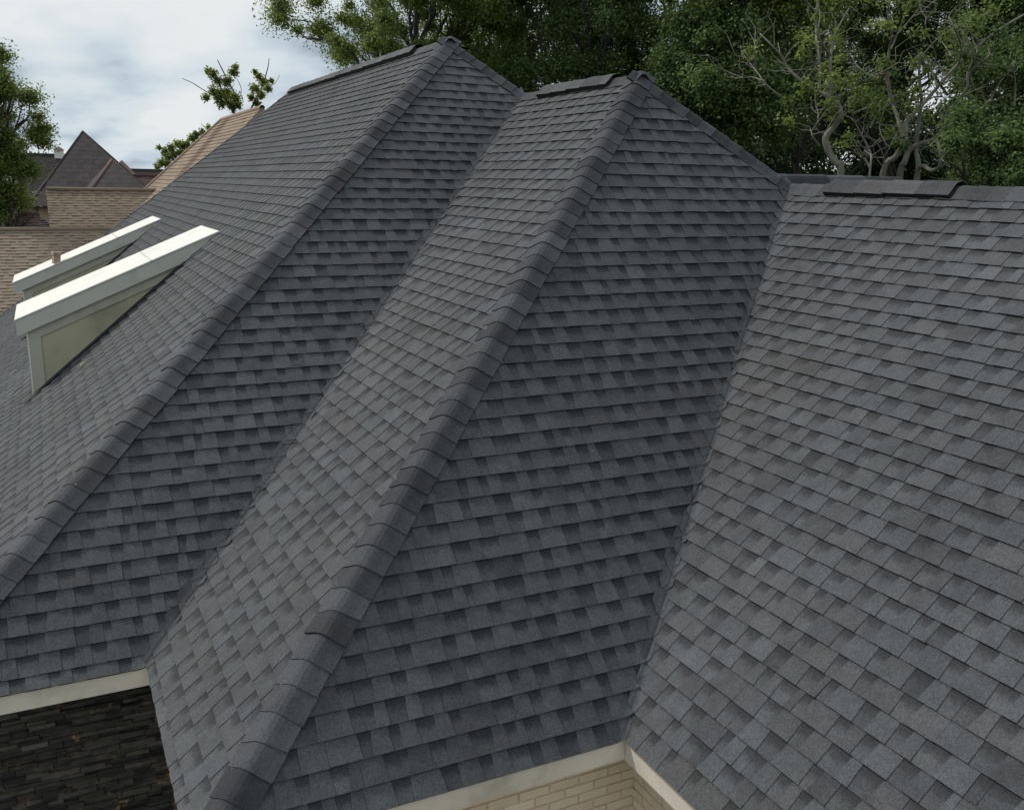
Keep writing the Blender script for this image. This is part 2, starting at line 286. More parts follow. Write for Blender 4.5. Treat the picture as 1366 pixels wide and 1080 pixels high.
def shingle_slope(name, pts, kinds, O, U, V, parent, mat, expo=.143, frac=0., seed=1, valleys=(), tabw=(.08, .21), gapw=(.045, .13), butt=1.0, deck=True, over=False, dev=1.):
    """pts: convex polygon (3D, counter-clockwise seen from above); kinds[i] belongs to the edge pts[i]->pts[i+1];
    valleys: {edge index: z function of the neighbouring slope}"""
    rr = random.Random(seed); U = Vector(U).normalized(); V = Vector(V).normalized(); Nn = U.cross(V).normalized()
    if Nn.z < 0: Nn = -Nn
    O = Vector(O); P2 = [((p-O).dot(U), (p-O).dot(V)) for p in pts]
    area = sum(P2[i][0]*P2[(i+1) % len(P2)][1]-P2[(i+1) % len(P2)][0]*P2[i][1] for i in range(len(P2)))
    sg = 1 if area > 0 else -1
    hp = []
    for i in range(len(P2)):
        p, q = P2[i], P2[(i+1) % len(P2)]; dx, dy = q[0]-p[0], q[1]-p[1]; l = math.hypot(dx, dy); a, b = sg*dy/l, -sg*dx/l
        c = a*p[0]+b*p[1]
        if kinds[i] in ('eave', 'rake'): c += .02
        hp.append([a, b, c, kinds[i], valleys.get(i) if valleys else None])
    vmax = max(p[1] for p in P2); mb = MB()
    def emit(poly, v0, v1, hb, ht, tint, extc, fl=None, fr=None, dv=0, uo=0):
        # height above the deck
        base = clip(poly, 0, 1, 1e9)
        for a, b, c, k, z in hp:
            ext = extc if k == 'valley' else 0
            base = clip(base, a, b, c+ext)
            if len(base) < 3: return
        def w3(p, hx=None):
            t = min(max((p[1]-v0)/(v1-v0), 0), 1); h = hb+(ht-hb)*t if hx is None else hx
            q = O+U*p[0]+V*p[1]
            for a, b, c, k, z in hp:
                if k == 'valley' and z:
                    d = a*p[0]+b*p[1]-c
                    if d > -.2:
                        zo = z(q.x, q.y); r = .060; df = q.z-zo
                        zz = max(q.z, zo)+(max(r-abs(df), 0)**2)/(4*r)
                        q = Vector((q.x, q.y, zz)); h += (.013 if over else 0)*min(max((d+.004)/.02, 0), 1)
            return q+Nn*h
        top = [w3(p) for p in base]
        uvs = [(p[0]+uo, (p[1]-v0)/(v1-v0)) for p in base]
        if len(top) == 4 or len(top) == 3:
            mb.face(top, tint, uvs)
        else:
            mb.face(top, tint, uvs)
        n = len(base)
        for i in range(n):
            p, q = base[i], base[(i+1) % n]; side = False; ez = 1
            if abs(p[1]-v0) < 1e-5 and abs(q[1]-v0) < 1e-5: side = True
            elif fl is not None and abs(p[0]-fl(p[1])) < 1e-4 and abs(q[0]-fl(q[1])) < 1e-4: side = True; ez = 0
            elif fr is not None and abs(p[0]-fr(p[1])) < 1e-4 and abs(q[0]-fr(q[1])) < 1e-4: side = True; ez = 0
            else:
                for a, b, c, k, z in hp:
                    if k in ('valley', 'rake', 'eave'):
                        cc = c+(extc if k == 'valley' else 0)
                        if abs(a*p[0]+b*p[1]-cc) < 1e-5 and abs(a*q[0]+b*q[1]-cc) < 1e-5: side = True
            if side:
                A, B = top[i], top[(i+1) % n]; dn = Nn*-(hb+.004 if hb > .012 else hb*.9)
                mb.face([A, A+dn, B+dn, B], (tint[0], tint[1], ez), [uvs[i], uvs[i], uvs[(i+1) % n], uvs[(i+1) % n]])
    vs = [-.02]+[(k+frac)*expo for k in range(0, int(vmax/expo)+2) if (k+frac)*expo > .02]
    for ci in range(len(vs)-1):
        v0, v1 = vs[ci], vs[ci+1]
        if v0 > vmax: break
        strip = [(-99, v0), (99, v0), (99, min(v1, vmax)), (-99, min(v1, vmax))]
        ext = (.006+.062*abs(math.sin(ci*.37+seed))+rr.uniform(0, .02)) if over else .010
        for a, b, c, k, z in hp: strip = clip(strip, a, b, c+(.2 if k == 'valley' else 0))
        if len(strip) < 3: continue
        ua, ub = min(p[0] for p in strip), max(p[0] for p in strip)
        u = ua-rr.uniform(0, .9)
        while u < ub:
            L = 1.0; dv = rr.gauss(0, .0016); lift = max(0, rr.gauss(.0008, .0014)); shift = rr.uniform(0, .2)
            warm = max(0, rr.gauss(.02, .2)); uo = rr.uniform(0, 50); tot = u+L-.002
            vv0 = v0+dv if ci else v0
            us = u; tab = rr.random() < .5; d0 = 0
            while us < tot:
                wd = rr.uniform(*(tabw if tab else gapw)); ue = min(us+wd, tot)
                if tot-ue < .05: ue = tot
                d1 = 0 if ue == tot else (rr.uniform(.004, .016)*(1 if tab else -1)*-1)
                if ue > ua-.05 and us < ub+.05:
                    w_ = min(1, max(0, warm+rr.gauss(0, .10)))
                    if tab: r_ = min(1, max(.0, rr.gauss(.60, .10*dev)-(.22*dev if rr.random() < .18 else 0)))
                    else: r_ = min(1, max(0, rr.gauss(.50, .14*dev)))
                    hb, ht = ((.0142, .003) if tab else (.0088, .0004))
                    hb = (hb+lift)*butt; fl = lambda v, a=us, d=d0, b=v0, e=v1: a+d*(v-b)/(e-b); fr = lambda v, a=ue, d=d1, b=v0, e=v1: a+d*(v-b)/(e-b)
                    q = [(fl(vv0), vv0), (fr(vv0), vv0), (fr(v1+.006), v1+.006), (fl(v1+.006), v1+.006)]
                    near = False
                    for a, b, c, k, z in hp:
                        if k == 'valley' and max(a*p[0]+b*p[1] for p in q) > c-.21: near = True
                    if near:
                        va_, vb_, vc_ = next((a, b, c) for a, b, c, k, z in hp if k == 'valley')
                        dmin = min(va_*p[0]+vb_*p[1]-vc_ for p in q); cuts = [-9]+[-.14+.014*i for i in range(21)]
                        for d0_, d1_ in zip(cuts, cuts[1:]):
                            if d1_ < dmin: continue
                            pc = clip(clip(q, va_, vb_, vc_+d1_), -va_, -vb_, -(vc_+d0_))
                            if len(pc) > 2: emit(pc, vv0, v1, hb, ht, (r_, w_, 0 if tab else .5), ext, fl if tab else None, fr if tab else None, uo=uo)
                    else:
                        emit(q, vv0, v1, hb, ht, (r_, w_, 0 if tab else .5), ext, fl if tab else None, fr if tab else None, uo=uo)
                us = ue; d0 = d1; tab = not tab
            u += L
    o = mb.build(name, mat, parent, origin=None)
    if deck:
        d = MB(); d.face([p-Nn*.012 for p in pts]); dk = d.build('roof_deck', M['deck'], o)
    return o

def cap_row(name, start, end, LA, LB, parent, seed, expo=.16, wdt=.152, lift=.011, r=.036, mat=None, thick=.007, overshoot=.05, flipnoise=1.):
    """caps over a hip or ridge; start = low end. LA/LB: in-plane unit vectors away from the crease"""
    rr = random.Random(seed); start, end = Vector(start), Vector(end); D = (end-start); L = D.length+overshoot; D.normalize()
    LA, LB = Vector(LA), Vector(LB)
    LA = (LA-D*LA.dot(D)).normalized(); LB = (LB-D*LB.dot(D)).normalized()
    nA = D.cross(LA).normalized(); nB = D.cross(LB).normalized()
    if nA.z < 0: nA = -nA
    if nB.z < 0: nB = -nB
    CB = .95*(LA+LB).length*r/2
    mb = MB(); n = 12; s = -.04; wob = 0; last = .5
    while s < L:
        e = expo*rr.uniform(.94, 1.07); s1 = min(s+e+.02, L+.03)
        r_ = min(1, max(0, rr.gauss(.5, .30))); 
        if abs(r_-last) < .12: r_ = min(1, max(0, r_+rr.choice((-.25, .25))))
        last = r_; w_ = min(1, max(0, rr.gauss(.15, .35))); dw = rr.gauss(0, .004*flipnoise); dsk = rr.gauss(0, .006*flipnoise); rise = max(0, rr.gauss(.002, .002))
        def pt(sv, a, h, bow=0):
            q = math.sqrt(a*a+r*r); fa, fb = (q-a)/2, (q+a)/2
            k = .5+.5*a/q; nn = (nA*(1-k)+nB*k).normalized()
            return start+D*(sv+bow)+LA*fa+LB*fb+nn*(h+CB*math.exp(-(a/.07)**2)+(.013*max(a, 0)/wdt if name == 'hip_cap_row' else 0))
        A = [(-wdt+dw)+(2*wdt)*i/n for i in range(n+1)]
        h0, h1 = lift+thick+rise, lift+.002
        lo = [pt(s, a, h0, dsk*a/wdt-.010*(1-(a/wdt)**2)*0) for a in A]; hi = [pt(s1, a, h1) for a in A]; mid = [pt((s+s1)/2, a, (h0+h1)/2) for a in A]
        un = [pt(s, a, max(h0-.009, lift-.004), dsk*a/wdt) for a in A]
        for i in range(n):
            mb.face([lo[i], lo[i+1], mid[i+1], mid[i]], (r_, w_, 0), [(i, .0), (i+1, .0), (i+1, .4), (i, .4)], smooth=False)
            mb.face([mid[i], mid[i+1], hi[i+1], hi[i]], (r_, w_, 0), [(i, .4), (i+1, .4), (i+1, .8), (i, .8)], smooth=False)
            mb.face([un[i], un[i+1], lo[i+1], lo[i]], (r_, w_, 1))
        for idx in (0, n):
            a = A[idx]; L0, H0 = lo[idx], hi[idx]; nn = nA if idx == 0 else nB
            mb.face([L0, H0, H0-nn*(lift+thick+.014*(idx > 0)), L0-nn*(lift+thick+.014*(idx > 0))], (r_, w_, 1))
        s += e
    return mb.build(name, mat or M['cap'], parent)

E_ = Vector
# slopes: U along the eave, V up the slope
def upx(s): return E_((1, 0, s)).normalized()
def upy(s): return E_((0, 1, s)).normalized()
shingle_slope('roof_slope', [H1b, A1, R0, R0b][::-1], ['eave', 'hip', 'ridge', 'hip'][::-1] if 0 else ['hip', 'ridge', 'hip', 'eave'], H1b, (0, -1, 0), upx(K['s0']), house, M['shingle'], frac=.3, seed=11)
shingle_slope('roof_slope', [H1b, K1, B2, A1], ['eave', 'valley', 'hip', 'hip'], K1, (1, 0, 0), upy(K['s1']), house, M['shingle'], frac=.54, seed=12, valleys={1: PL[2]})
shingle_slope('roof_slope', [H2b, A2, B2, K1], ['hip', 'ridge', 'valley', 'eave'], K1, (0, -1, 0), upx(K['s2']), house, M['shingle'], frac=.4, seed=13, over=True, valleys={2: PL[1]})
shingle_slope('roof_slope', [H2b, K2, A3, A2], ['eave', 'valley', 'hip', 'hip'], K2, (1, 0, 0), upy(K['s3']), house, M['shingle'], frac=.8, seed=14, valleys={1: PL[4]})
A3n = Vector((A3.x, YN, A3.z)); K2n = Vector((K2.x, YN, EZ))
shingle_slope('roof_slope', [K2, K2n, A3n, A3], ['eave', 'rake', 'ridge', 'valley'], K2, (0, -1, 0), upx(K['s4']), house, M['shingle'], frac=.99, seed=15, over=True, valleys={3: PL[3]})
# the far-side slopes of the three wings
XR = 14.0
def back(pts): 
    m = MB(); m.prism(pts, (0, 0, -.05)); return m.build('rear_roof_slope', M['shingle'], house)
def rx(A, s, z=EZ): return A.x+(A.z-z)/s
back([A1, Vector((rx(A1, .852), K['Y1'], EZ)), Vector((rx(A1, .852), R0b.y, EZ)), R0])
back([R0, R0b, Vector((rx(A1, .852), R0b.y, EZ))])
back([A2, Vector((rx(A2, .864), K['Y3'], EZ)), Vector((rx(A2, .864), B2.y-.1, EZ)), B2])
back([A3, Vector((rx(A3, .894), 7.2, EZ)), Vector((rx(A3, .894), YN, EZ)), A3n])

# caps
def L(v): return Vector(v).normalized()
cap_row('hip_cap_row', H1b, A1, (0, 1, 0), (1, 0, 0), house, 21)
cap_row('hip_cap_row', H2b, A2, (0, 1, 0), (1, 0, 0), house, 22)
Bh = Vector((A1.x+(A1.z-B2.z)/K['s0'], B2.y, B2.z))
cap_row('hip_cap_row', Bh, A1, (-1, 0, 0), (0, 1, -.2), house, 23)
cap_row('hip_cap_row', A3, A2, (-1, 0, 0), (0, 1, -.2), house, 24)
cap_row('hip_cap_row', R0b, R0, (0, -1, 0), (1, 1, 0), house, 25)
dxs0 = L((-1, 0, -K['s0'])); dxs2 = L((-1, 0, -K['s2'])); dxs4 = L((-1, 0, -K['s4']))
def mir(v): return Vector((-v.x, v.y, v.z))
cap_row('ridge_cap_row', R0, A1, dxs0, mir(dxs0), house, 26, overshoot=.06)
cap_row('ridge_cap_row', B2, A2, dxs2, mir(dxs2), house, 27, overshoot=.06)
cap_row('ridge_cap_row', A3+Vector((0, .1, 0)), A3n, dxs4, mir(dxs4), house, 28)
def vent(a, b, dd, seed, expo=.3, lift=.034):
    o = cap_row('ridge_vent', a, b, dd, mir(dd), house, seed, mat=M['shingle'], expo=expo, lift=lift, wdt=.15, overshoot=0, thick=.008)
    a, b = Vector(a), Vector(b); m = MB()
    for sgn in (1, -1):
        d = dd if sgn == 1 else mir(dd); nn = Vector((d.z*-sgn*-1, 0, 0)); nrm = Vector((-abs(d.z)*sgn, 0, abs(d.x)))
        q = [a+d*.02+nrm*.012, a+d*.142+nrm*.012, a+d*.142+nrm*(lift-.004), a+d*.02+nrm*(lift-.004)]
        m.prism(q, b-a)
    m.build('vent_baffle', M['black'], o); return o
vent((A1.x, 19.1, A1.z+.012), (A1.x, 12.3, A1.z+.012), dxs0, 31, .3, lift=.055)
vent((A2.x, 10.05, A2.z+.012), (A2.x, 8.62, A2.z+.012), dxs2, 32, .34, lift=.045)
vent((A3.x, 6.62, A3.z+.010), (A3.x, 5.34, A3.z+.012), dxs4, 33, .34, lift=.040)
# rear cross wing whose ridge and vent show just behind
CW = Vector((6.55, 7.62, CZ+.085)); CWe = Vector((9.15, 7.62, CZ+.085))
dyn = L((0, -1, -1.0)); dyf = L((0, 1, -1.0))
back([CW, CW+dyn*.9, CWe+dyn*.9, CWe]); back([CW, CWe, CWe+dyf*4, CW+dyf*4])
cap_row('ridge_cap_row', CWe, CW+Vector((-.35, 0, 0)), dyn, dyf, house, 29, expo=.25)
o = cap_row('ridge_vent', CWe+Vector((-.7, 0, .01)), CW+Vector((.05, 0, .01)), dyn, dyf, house, 34, expo=.55, lift=.045)
m = MB(); m.prism([CW+dyn*.02+Vector((0, -.01, .02)), CW+dyn*.142+Vector((0, -.01, .02)), CW+dyn*.142+Vector((0, -.03, .045)), CW+dyn*.02+Vector((0, -.03, .045))], (1.9, 0, 0)); m.build('vent_baffle', M['black'], o)

# eaves: fascia, soffit, walls
FB = EZ-.150
def fascia(lo, hi): 
    m = MB(); m.box(lo, hi); return m.build('fascia', M['white'], house)
fascia((X0, K['Y1'], FB), (K1.x-.002, K['Y1']+.025, EZ-.006))
fascia((K1.x, K['Y3'], FB+.003), (K1.x+.025, K['Y1']+.03, EZ-.006))
fascia((K1.x, K['Y3'], FB), (K2.x-.002, K['Y3']+.025, EZ-.006))
fascia((K2.x, YN, FB-.003), (K2.x+.025, K['Y3']+.03, EZ-.006))
fascia((X0, K['Y1'], FB-.003), (X0+.025, R0b.y, EZ-.006))
OH = .25
m = MB()
m.face([(X0, K['Y1']+.02, FB+.02), (X0, K['Y1']+.4, FB+.02), (K1.x+.4, K['Y1']+.4, FB+.02), (K1.x+.4, K['Y1']+.02, FB+.02)])
m.face([(K1.x+.02, K['Y3']+.02, FB+.022), (K1.x+.02, K['Y3']+.4, FB+.022), (K2.x+.4, K['Y3']+.4, FB+.022), (K2.x+.4, K['Y3']+.02, FB+.022)])
m.face([(K2.x+.02, YN, FB+.024), (K2.x+.4, YN, FB+.024), (K2.x+.4, K['Y3']+.38, FB+.024), (K2.x+.02, K['Y3']+.38, FB+.024)])
m.face([(K1.x+.02, K['Y3']+.3, FB+.026), (K1.x+.4, K['Y3']+.3, FB+.026), (K1.x+.4, K['Y1']+.3, FB+.026), (K1.x+.02, K['Y1']+.3, FB+.026)])
m.face([(X0+.02, K['Y1']+.3, FB+.026), (X0+.4, K['Y1']+.3, FB+.026), (X0+.4, R0b.y, FB+.026), (X0+.02, R0b.y, FB+.026)])
m.build('soffit', M['soffit'], house)
def brickwall(p0, p1, z0, z1, nrm, name, seed, bl=.203, bh=.0575, mj=.0105):
    rr = random.Random(seed); p0, p1 = Vector(p0), Vector(p1); d = (p1-p0); Ln = d.length; d.normalize(); nrm = Vector(nrm); m = MB(); k = 0; z = z1-bh*.4
    while z > z0:
        s = -(bl/2 if k % 2 else 0)-.03
        while s < Ln:
            a, b = max(s, 0), min(s+bl, Ln)
            if b-a > .02:
                pr = rr.uniform(.008, .013); t = (min(1, max(0, rr.gauss(.5, .2))), rr.random(), 0)
                za, zb = z+rr.uniform(-.001, .001), min(z+bh, z1)
                q = [p0+d*a, p0+d*b, p0+d*b, p0+d*a]; q = [Vector((v.x, v.y, zz)) for v, zz in zip(q, (za, za, zb, zb))]
                f = [v+nrm*pr for v in q]; c = sum(f, Vector())/4; f = [v+(c-v).normalized()*.0025 for v in f]; g = [v+(c-v).normalized()*0 for v in q]
                m.face(f, t)
                for i in range(4):
                    j = (i+1) % 4; m.face([g[i], g[j], f[j], f[i]], t)
            s += bl+mj
        z -= bh+mj; k += 1
    o = m.build(name, M['brick'], house); w_ = MB(); q0, q1 = p0, p1
    w_.face([(q0.x, q0.y, z0), (q1.x, q1.y, z0), (q1.x, q1.y, z1), (q0.x, q0.y, z1)]); w_.build('mortar', M['mortar'], o); return o
ZS = FB+.02
brickwall((K1.x+OH, K['Y3']+OH, 0), (K2.x+OH, K['Y3']+OH, 0), 0, ZS, (0, -1, 0), 'brick_wall', 1)
brickwall((K2.x+OH, YN+.1, 0), (K2.x+OH, K['Y3']+OH, 0), 0, ZS, (-1, 0, 0), 'brick_wall', 2)
brickwall((K1.x+OH, K['Y3']+OH, 0), (K1.x+OH, K['Y1']+OH, 0), 0, ZS, (-1, 0, 0), 'brick_wall', 3)
brickwall((X0+OH, K['Y1']+OH, 0), (X0+OH, R0b.y, 0), 0, ZS, (-1, 0, 0), 'brick_wall', 4)
# dark stacked stone
m = MB(); rr = random.Random(5); z = 0; yw = K['Y1']+OH
while z < ZS:
    h = rr.uniform(.024, .046); h = min(h, ZS-z); s = X0+OH-rr.uniform(0, .2)
    while s < K1.x+OH:
        l = rr.uniform(.08, .27); pr = rr.uniform(.0, .045); t = (min(1, max(0, rr.gauss(.45, .22))), rr.random(), 0)
        m.box((max(s, X0+OH), yw-.02-pr, z+.002), (min(s+l-.004, K1.x+OH), yw+.02, z+h-.002), t, jit=.003); s += l
    z += h
o = m.build('stone_wall', M['stone'], house)
m = MB(); m.face([(X0+OH, yw, 0), (K1.x+OH, yw, 0), (K1.x+OH, yw, ZS), (X0+OH, yw, ZS)]); m.build('mortar', M['shade_joint'], o)
# the hidden rest of the walls
m = MB()
m.box((X0+OH+.05, yw+.05, 0), (9, R0b.y-.3, EZ-.1)); m.box((K1.x+OH+.06, K['Y3']+OH+.06, 0), (9.5, yw+1, EZ-.12)); m.box((K2.x+OH+.06, YN+.1, 0), (10, K['Y3']+1, EZ-.14))
m.build('rear_wall', M['stucco'], house)
# gable of the near wing
m = MB(); m.prism([K2n+Vector((.2, .12, -.1)), A3n+Vector((0, .12, -.08)), Vector((rx(A3, .894)-.2, YN+.12, EZ-.1))], (0, .05, 0)); m.build('gable_wall', M['stucco'], house)

# ------------------------------------------------------------------ dormers on the left slope
def p0_plane(px, py):
    d = ray(px, py); s = K['s0']; t = (EZ-CZ-s*X0)/(d.z-s*d.x); d = d*t; return Vector((d.x, d.y, d.z+CZ))
def dormer(yf, yb, ftop, fbot, wallpx, seams):
    """yf fascia plane nearest the camera; ftop / fbot: front end of the fascia, top and bottom"""
    T = Vector((X0+(0), yf, 0)); a = at_y(*ftop, yf); b = at_y(*fbot, yf); xf = a.x; zt, zb = a.z, b.z; h = zt-zb
    # top line goes from (xf, zt) to the slope at xt
    xt = at_y(*seams[0], yf).x; ztop = at_y(*seams[0], yf).z
    sl_ = (ztop-zt)/(xt-xf)
    def zt_(x): return zt+sl_*(x-xf)
    s0 = K['s0']; xi = (EZ-s0*X0-zt+sl_*xf)/(sl_-s0)        # top line meets slope
    xb = (EZ-s0*X0-zb+sl_*xf)/(sl_-s0)                       # bottom line meets slope
    zp = lambda x: EZ+s0*(x-X0)
    xw = at_y(*wallpx, yf+.06).x-.015                             # front wall
    # body with cheeks
    bd = MB(); y0, y1 = yf+.06, yb-.06
    bd.prism([(xw, y0, zp(xw)-.1), (xb+.1, y0, zp(xb)+0), (xw, y0, zt_(xw)-h+.01)], (0, y1-y0, 0))
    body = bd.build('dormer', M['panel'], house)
    # roof sheet: thin pale membrane with folded seams
    r_ = MB(); th = .014
    r_.prism([(xf-.012, yf-.012, zt-.0), (xi+.005, yf-.012, zt_(xi+.005)), (xi-.015, yf-.012, zt_(xi-.015)+th), (xf-.012, yf-.012, zt+th)], (0, yb-yf+.024, 0))
    rs = r_.build('roof_sheet', M['bright'], body)
    sm = MB()
    for q in seams[1:]:
        x = at_y(*q, yf).x; sm.prism([(x, yf-.015, zt_(x)+th-.01), (x+.022, yf-.015, zt_(x+.022)+th-.01), (x+.022, yf-.015, zt_(x+.022)+th+.003), (x, yf-.015, zt_(x)+th+.003)], (0, yb-yf+.03, 0))
    if seams[1:]: sm.build('seam', M['cheekf'], body)
    f = MB()
    for (ya, yb_) in ((yf, yf+.025), (yb-.025, yb)):
        f.prism([(xf, ya, zb), (xb, ya, zp(xb)), (xi, ya, zp(xi)), (xf, ya, zt)], (0, yb_-ya, 0))
    f.prism([(xf-.004, yf+.026, zb), (xf-.004, yf+.026, zt-.002), (xf+.02, yf+.026, zt-.002), (xf+.02, yf+.026, zb)], (0, yb-yf-.052, 0))
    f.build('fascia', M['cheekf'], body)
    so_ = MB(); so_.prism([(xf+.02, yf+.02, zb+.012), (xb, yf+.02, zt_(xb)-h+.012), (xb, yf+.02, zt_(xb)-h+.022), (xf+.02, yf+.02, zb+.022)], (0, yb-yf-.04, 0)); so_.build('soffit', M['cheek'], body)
    # trim boards stand proud of the recessed cheek
    cw, fw = .125, .12
    for (ya, yc) in ((y0-.016, y0+.004), (y1-.004, y1+.016)):
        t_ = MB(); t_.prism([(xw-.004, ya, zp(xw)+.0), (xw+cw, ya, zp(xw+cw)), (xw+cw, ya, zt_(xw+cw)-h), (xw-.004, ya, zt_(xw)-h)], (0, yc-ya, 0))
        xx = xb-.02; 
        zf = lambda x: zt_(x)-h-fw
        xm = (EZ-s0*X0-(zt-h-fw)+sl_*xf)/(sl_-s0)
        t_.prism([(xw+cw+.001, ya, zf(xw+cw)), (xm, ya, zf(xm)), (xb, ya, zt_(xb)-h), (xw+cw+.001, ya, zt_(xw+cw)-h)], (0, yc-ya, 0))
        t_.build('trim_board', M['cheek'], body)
    # front window wall
    wv = MB(); wv.box((xw-.012, y0+.18, zp(xw)+.12), (xw-.002, y1-.18, zt_(xw)-h-.12)); wn = wv.build('window', M['window'], body)
    cf = MB(); cf.prism([(xw-.018, y0-.02, zp(xw)), (xw-.004, y0-.02, zp(xw)), (xw-.004, y0-.02, zt_(xw)-h), (xw-.018, y0-.02, zt_(xw)-h)], (0, .12, 0)); cf.build('corner_board', M['bright'], body)
    # dark strip on the slope along the cheek, painting in the dormer's shadow
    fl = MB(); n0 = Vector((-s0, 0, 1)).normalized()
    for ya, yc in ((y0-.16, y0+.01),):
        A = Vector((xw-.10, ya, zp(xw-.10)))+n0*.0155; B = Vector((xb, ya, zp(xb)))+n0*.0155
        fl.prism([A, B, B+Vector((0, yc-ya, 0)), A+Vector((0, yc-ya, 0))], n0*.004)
    fl.build('shade_strip', M['shade_joint'], body)
    return body, zt_, th
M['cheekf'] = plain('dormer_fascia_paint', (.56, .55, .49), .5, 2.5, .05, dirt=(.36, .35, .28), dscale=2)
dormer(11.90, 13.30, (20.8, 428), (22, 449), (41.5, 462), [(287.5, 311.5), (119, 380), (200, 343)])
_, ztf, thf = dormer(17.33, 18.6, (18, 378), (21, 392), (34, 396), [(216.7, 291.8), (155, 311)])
# wood block lying on the far dormer
p = at_y(75.5, 349, 17.45)
m = MB(); m.box((-.06, -.05, 0), (.05, .06, .17), jit=.006); m.box((-.075, -.062, .15), (.062, .07, .20), jit=.006)
o = m.build('wood_block', M['wood'], None, origin=(0, 0, 0)); o.location = (p.x, 17.42, ztf(p.x)+thf-.01); o.rotation_euler = (0, R(6), R(12))
tag(o, 'small tan wooden block standing on the edge of the farther white dormer roof', 'wood block')
# straw tuft on the slope below the near dormer
p = p0_plane(108, 492); m = MB(); rr = random.Random(3)
for i in range(9):
    a = rr.uniform(0, 6.28); l = rr.uniform(.02, .06); q = Vector((math.cos(a)*l, math.sin(a)*l, rr.uniform(.0, .05)+.6*math.cos(a)*l)); m.tube([(0, 0, .02), q*.5+Vector((0, 0, .02)), q+Vector((0, 0, .012))], [.003, .003, .0015], 4)
o = m.build('straw_tuft', M['straw'], None, weld=True); o.location = p+Vector((0, 0, .012)); tag(o, 'tiny tuft of dry straw lying on the shingles below the nearer dormer', 'straw')

for ch in house.children: ch.location = -house.location        # built in world coordinates
# ------------------------------------------------------------------ ground
def ground():
    m, t, b = newmat('lawn'); n = noise(t, .25, 6, .6); n2 = noise(t, 9, 4, .7)
    c = ramp(t, n, [(.3, (.035, .060, .018)), (.55, (.060, .085, .028)), (.75, (.10, .095, .05))]); c = mix(t, .35, c, ramp(t, n2, [(.3, (.03, .05, .015)), (.7, (.09, .11, .04))]))
    t.links.new(c, b.inputs['Base Color']); b.inputs['Roughness'].default_value = .9; bump(t, b, n2, .6, .05)
    g = MB(); S = 1500; n_ = 6
    for i in range(n_):
        for j in range(n_):
            x0, y0 = -S+2*S*i/n_, -S+2*S*j/n_; g.face([(x0, y0, 0), (x0+2*S/n_, y0, 0), (x0+2*S/n_, y0+2*S/n_, 0), (x0, y0+2*S/n_, 0)])
    o = g.build('ground', m, None, weld=True); tag(o, kind='structure')
ground()

# ------------------------------------------------------------------ neighbouring houses
def simple_house(name, label, ridge_a, ridge_b, front_y, slope, mat, wall_w=None, hip=(False, False), depth=None, expo=.13, seed=1, eave_z=None, front_only=False):
    """ridge along x at y=ridge.y; front slope faces -y and is shingled course by course"""
    a, b = Vector(ridge_a), Vector(ridge_b); h = empty(name, ((a.x+b.x)/2, a.y, 0)); tag(h, label, 'house')
    run = a.y-front_y; ze = a.z-run*slope
    ea = Vector((a.x-(run if hip[0] else 0), front_y, ze)); eb = Vector((b.x+(run if hip[1] else 0), front_y, ze))
    A = h.location
    def sub(p): return p-A
    shingle_slope('roof_slope', [sub(ea), sub(eb), sub(b), sub(a)], ['eave', 'rake', 'ridge', 'rake'], sub(ea), (1, 0, 0), (0, 1, slope), h, mat, expo=expo, seed=seed, butt=1.0, dev=.4, tabw=(.15, .4), gapw=(.1, .3))
    m = MB(); yb = a.y+run
    eb2 = Vector((eb.x, yb, ze)); ea2 = Vector((ea.x, yb, ze))
    m.prism([sub(a), sub(b), sub(eb2), sub(ea2)], (0, 0, -.08))
    if hip[0]: m.prism([sub(a), sub(ea2), sub(ea)], (0, 0, -.08))
    if hip[1]: m.prism([sub(b), sub(eb), sub(eb2)], (0, 0, -.08))
    m.build('rear_roof_slope', mat, h)
    w_ = MB(); x0, x1 = ea.x+.3, eb.x-.3; w_.box((x0-A.x, front_y+.3-A.y, 0), (x1-A.x, yb-.3-A.y, ze-.05))
    if not hip[0]: w_.prism([(x0-A.x, front_y+.35-A.y, ze-.05), (x0-A.x, yb-.35-A.y, ze-.05), (x0-A.x, 0, a.z-.3)], (.1, 0, 0))
    if not hip[1]: w_.prism([(x1-A.x, front_y+.35-A.y, ze-.05), (x1-A.x, yb-.35-A.y, ze-.05), (x1-A.x, 0, a.z-.3)], (-.1, 0, 0))
    w_.build('wall', M['stucco'], h)
    c = MB(); c.tube([sub(a)+Vector((0, 0, .02)), sub(b)+Vector((0, 0, .02))], .07, 6); c.build('ridge_cap_row', mat, h)
    for i in range(int((x1-x0)/3)):
        win = MB(); win.box((x0+1+3*i-A.x, front_y+.27-A.y, .9), (x0+2+3*i-A.x, front_y+.295-A.y, 2.2)); win.build('window', M['window'], h)
    return h
# nearest tan roof (its ridge at image row 306)
a = at_y(-120, 306.5, 31.5); b = at_y(156, 306.3, 31.5); a.z = b.z; b.x += 1.2
simple_house('neighbour_house', 'tan shingle roof nearest beyond the dormers, its long ridge level at the left edge', a, b, 26.4, .75, M['tan'], hip=(False, False), seed=41)
a = at_y(62, 253, 38); b = at_y(214, 254.5, 38); a.z = b.z; b.x += 1.5
simple_house('neighbour_house', 'tan shingle gable roof in the middle distance, its left rake beside the tree', a, b, 33.4, .85, M['tan'], seed=42)

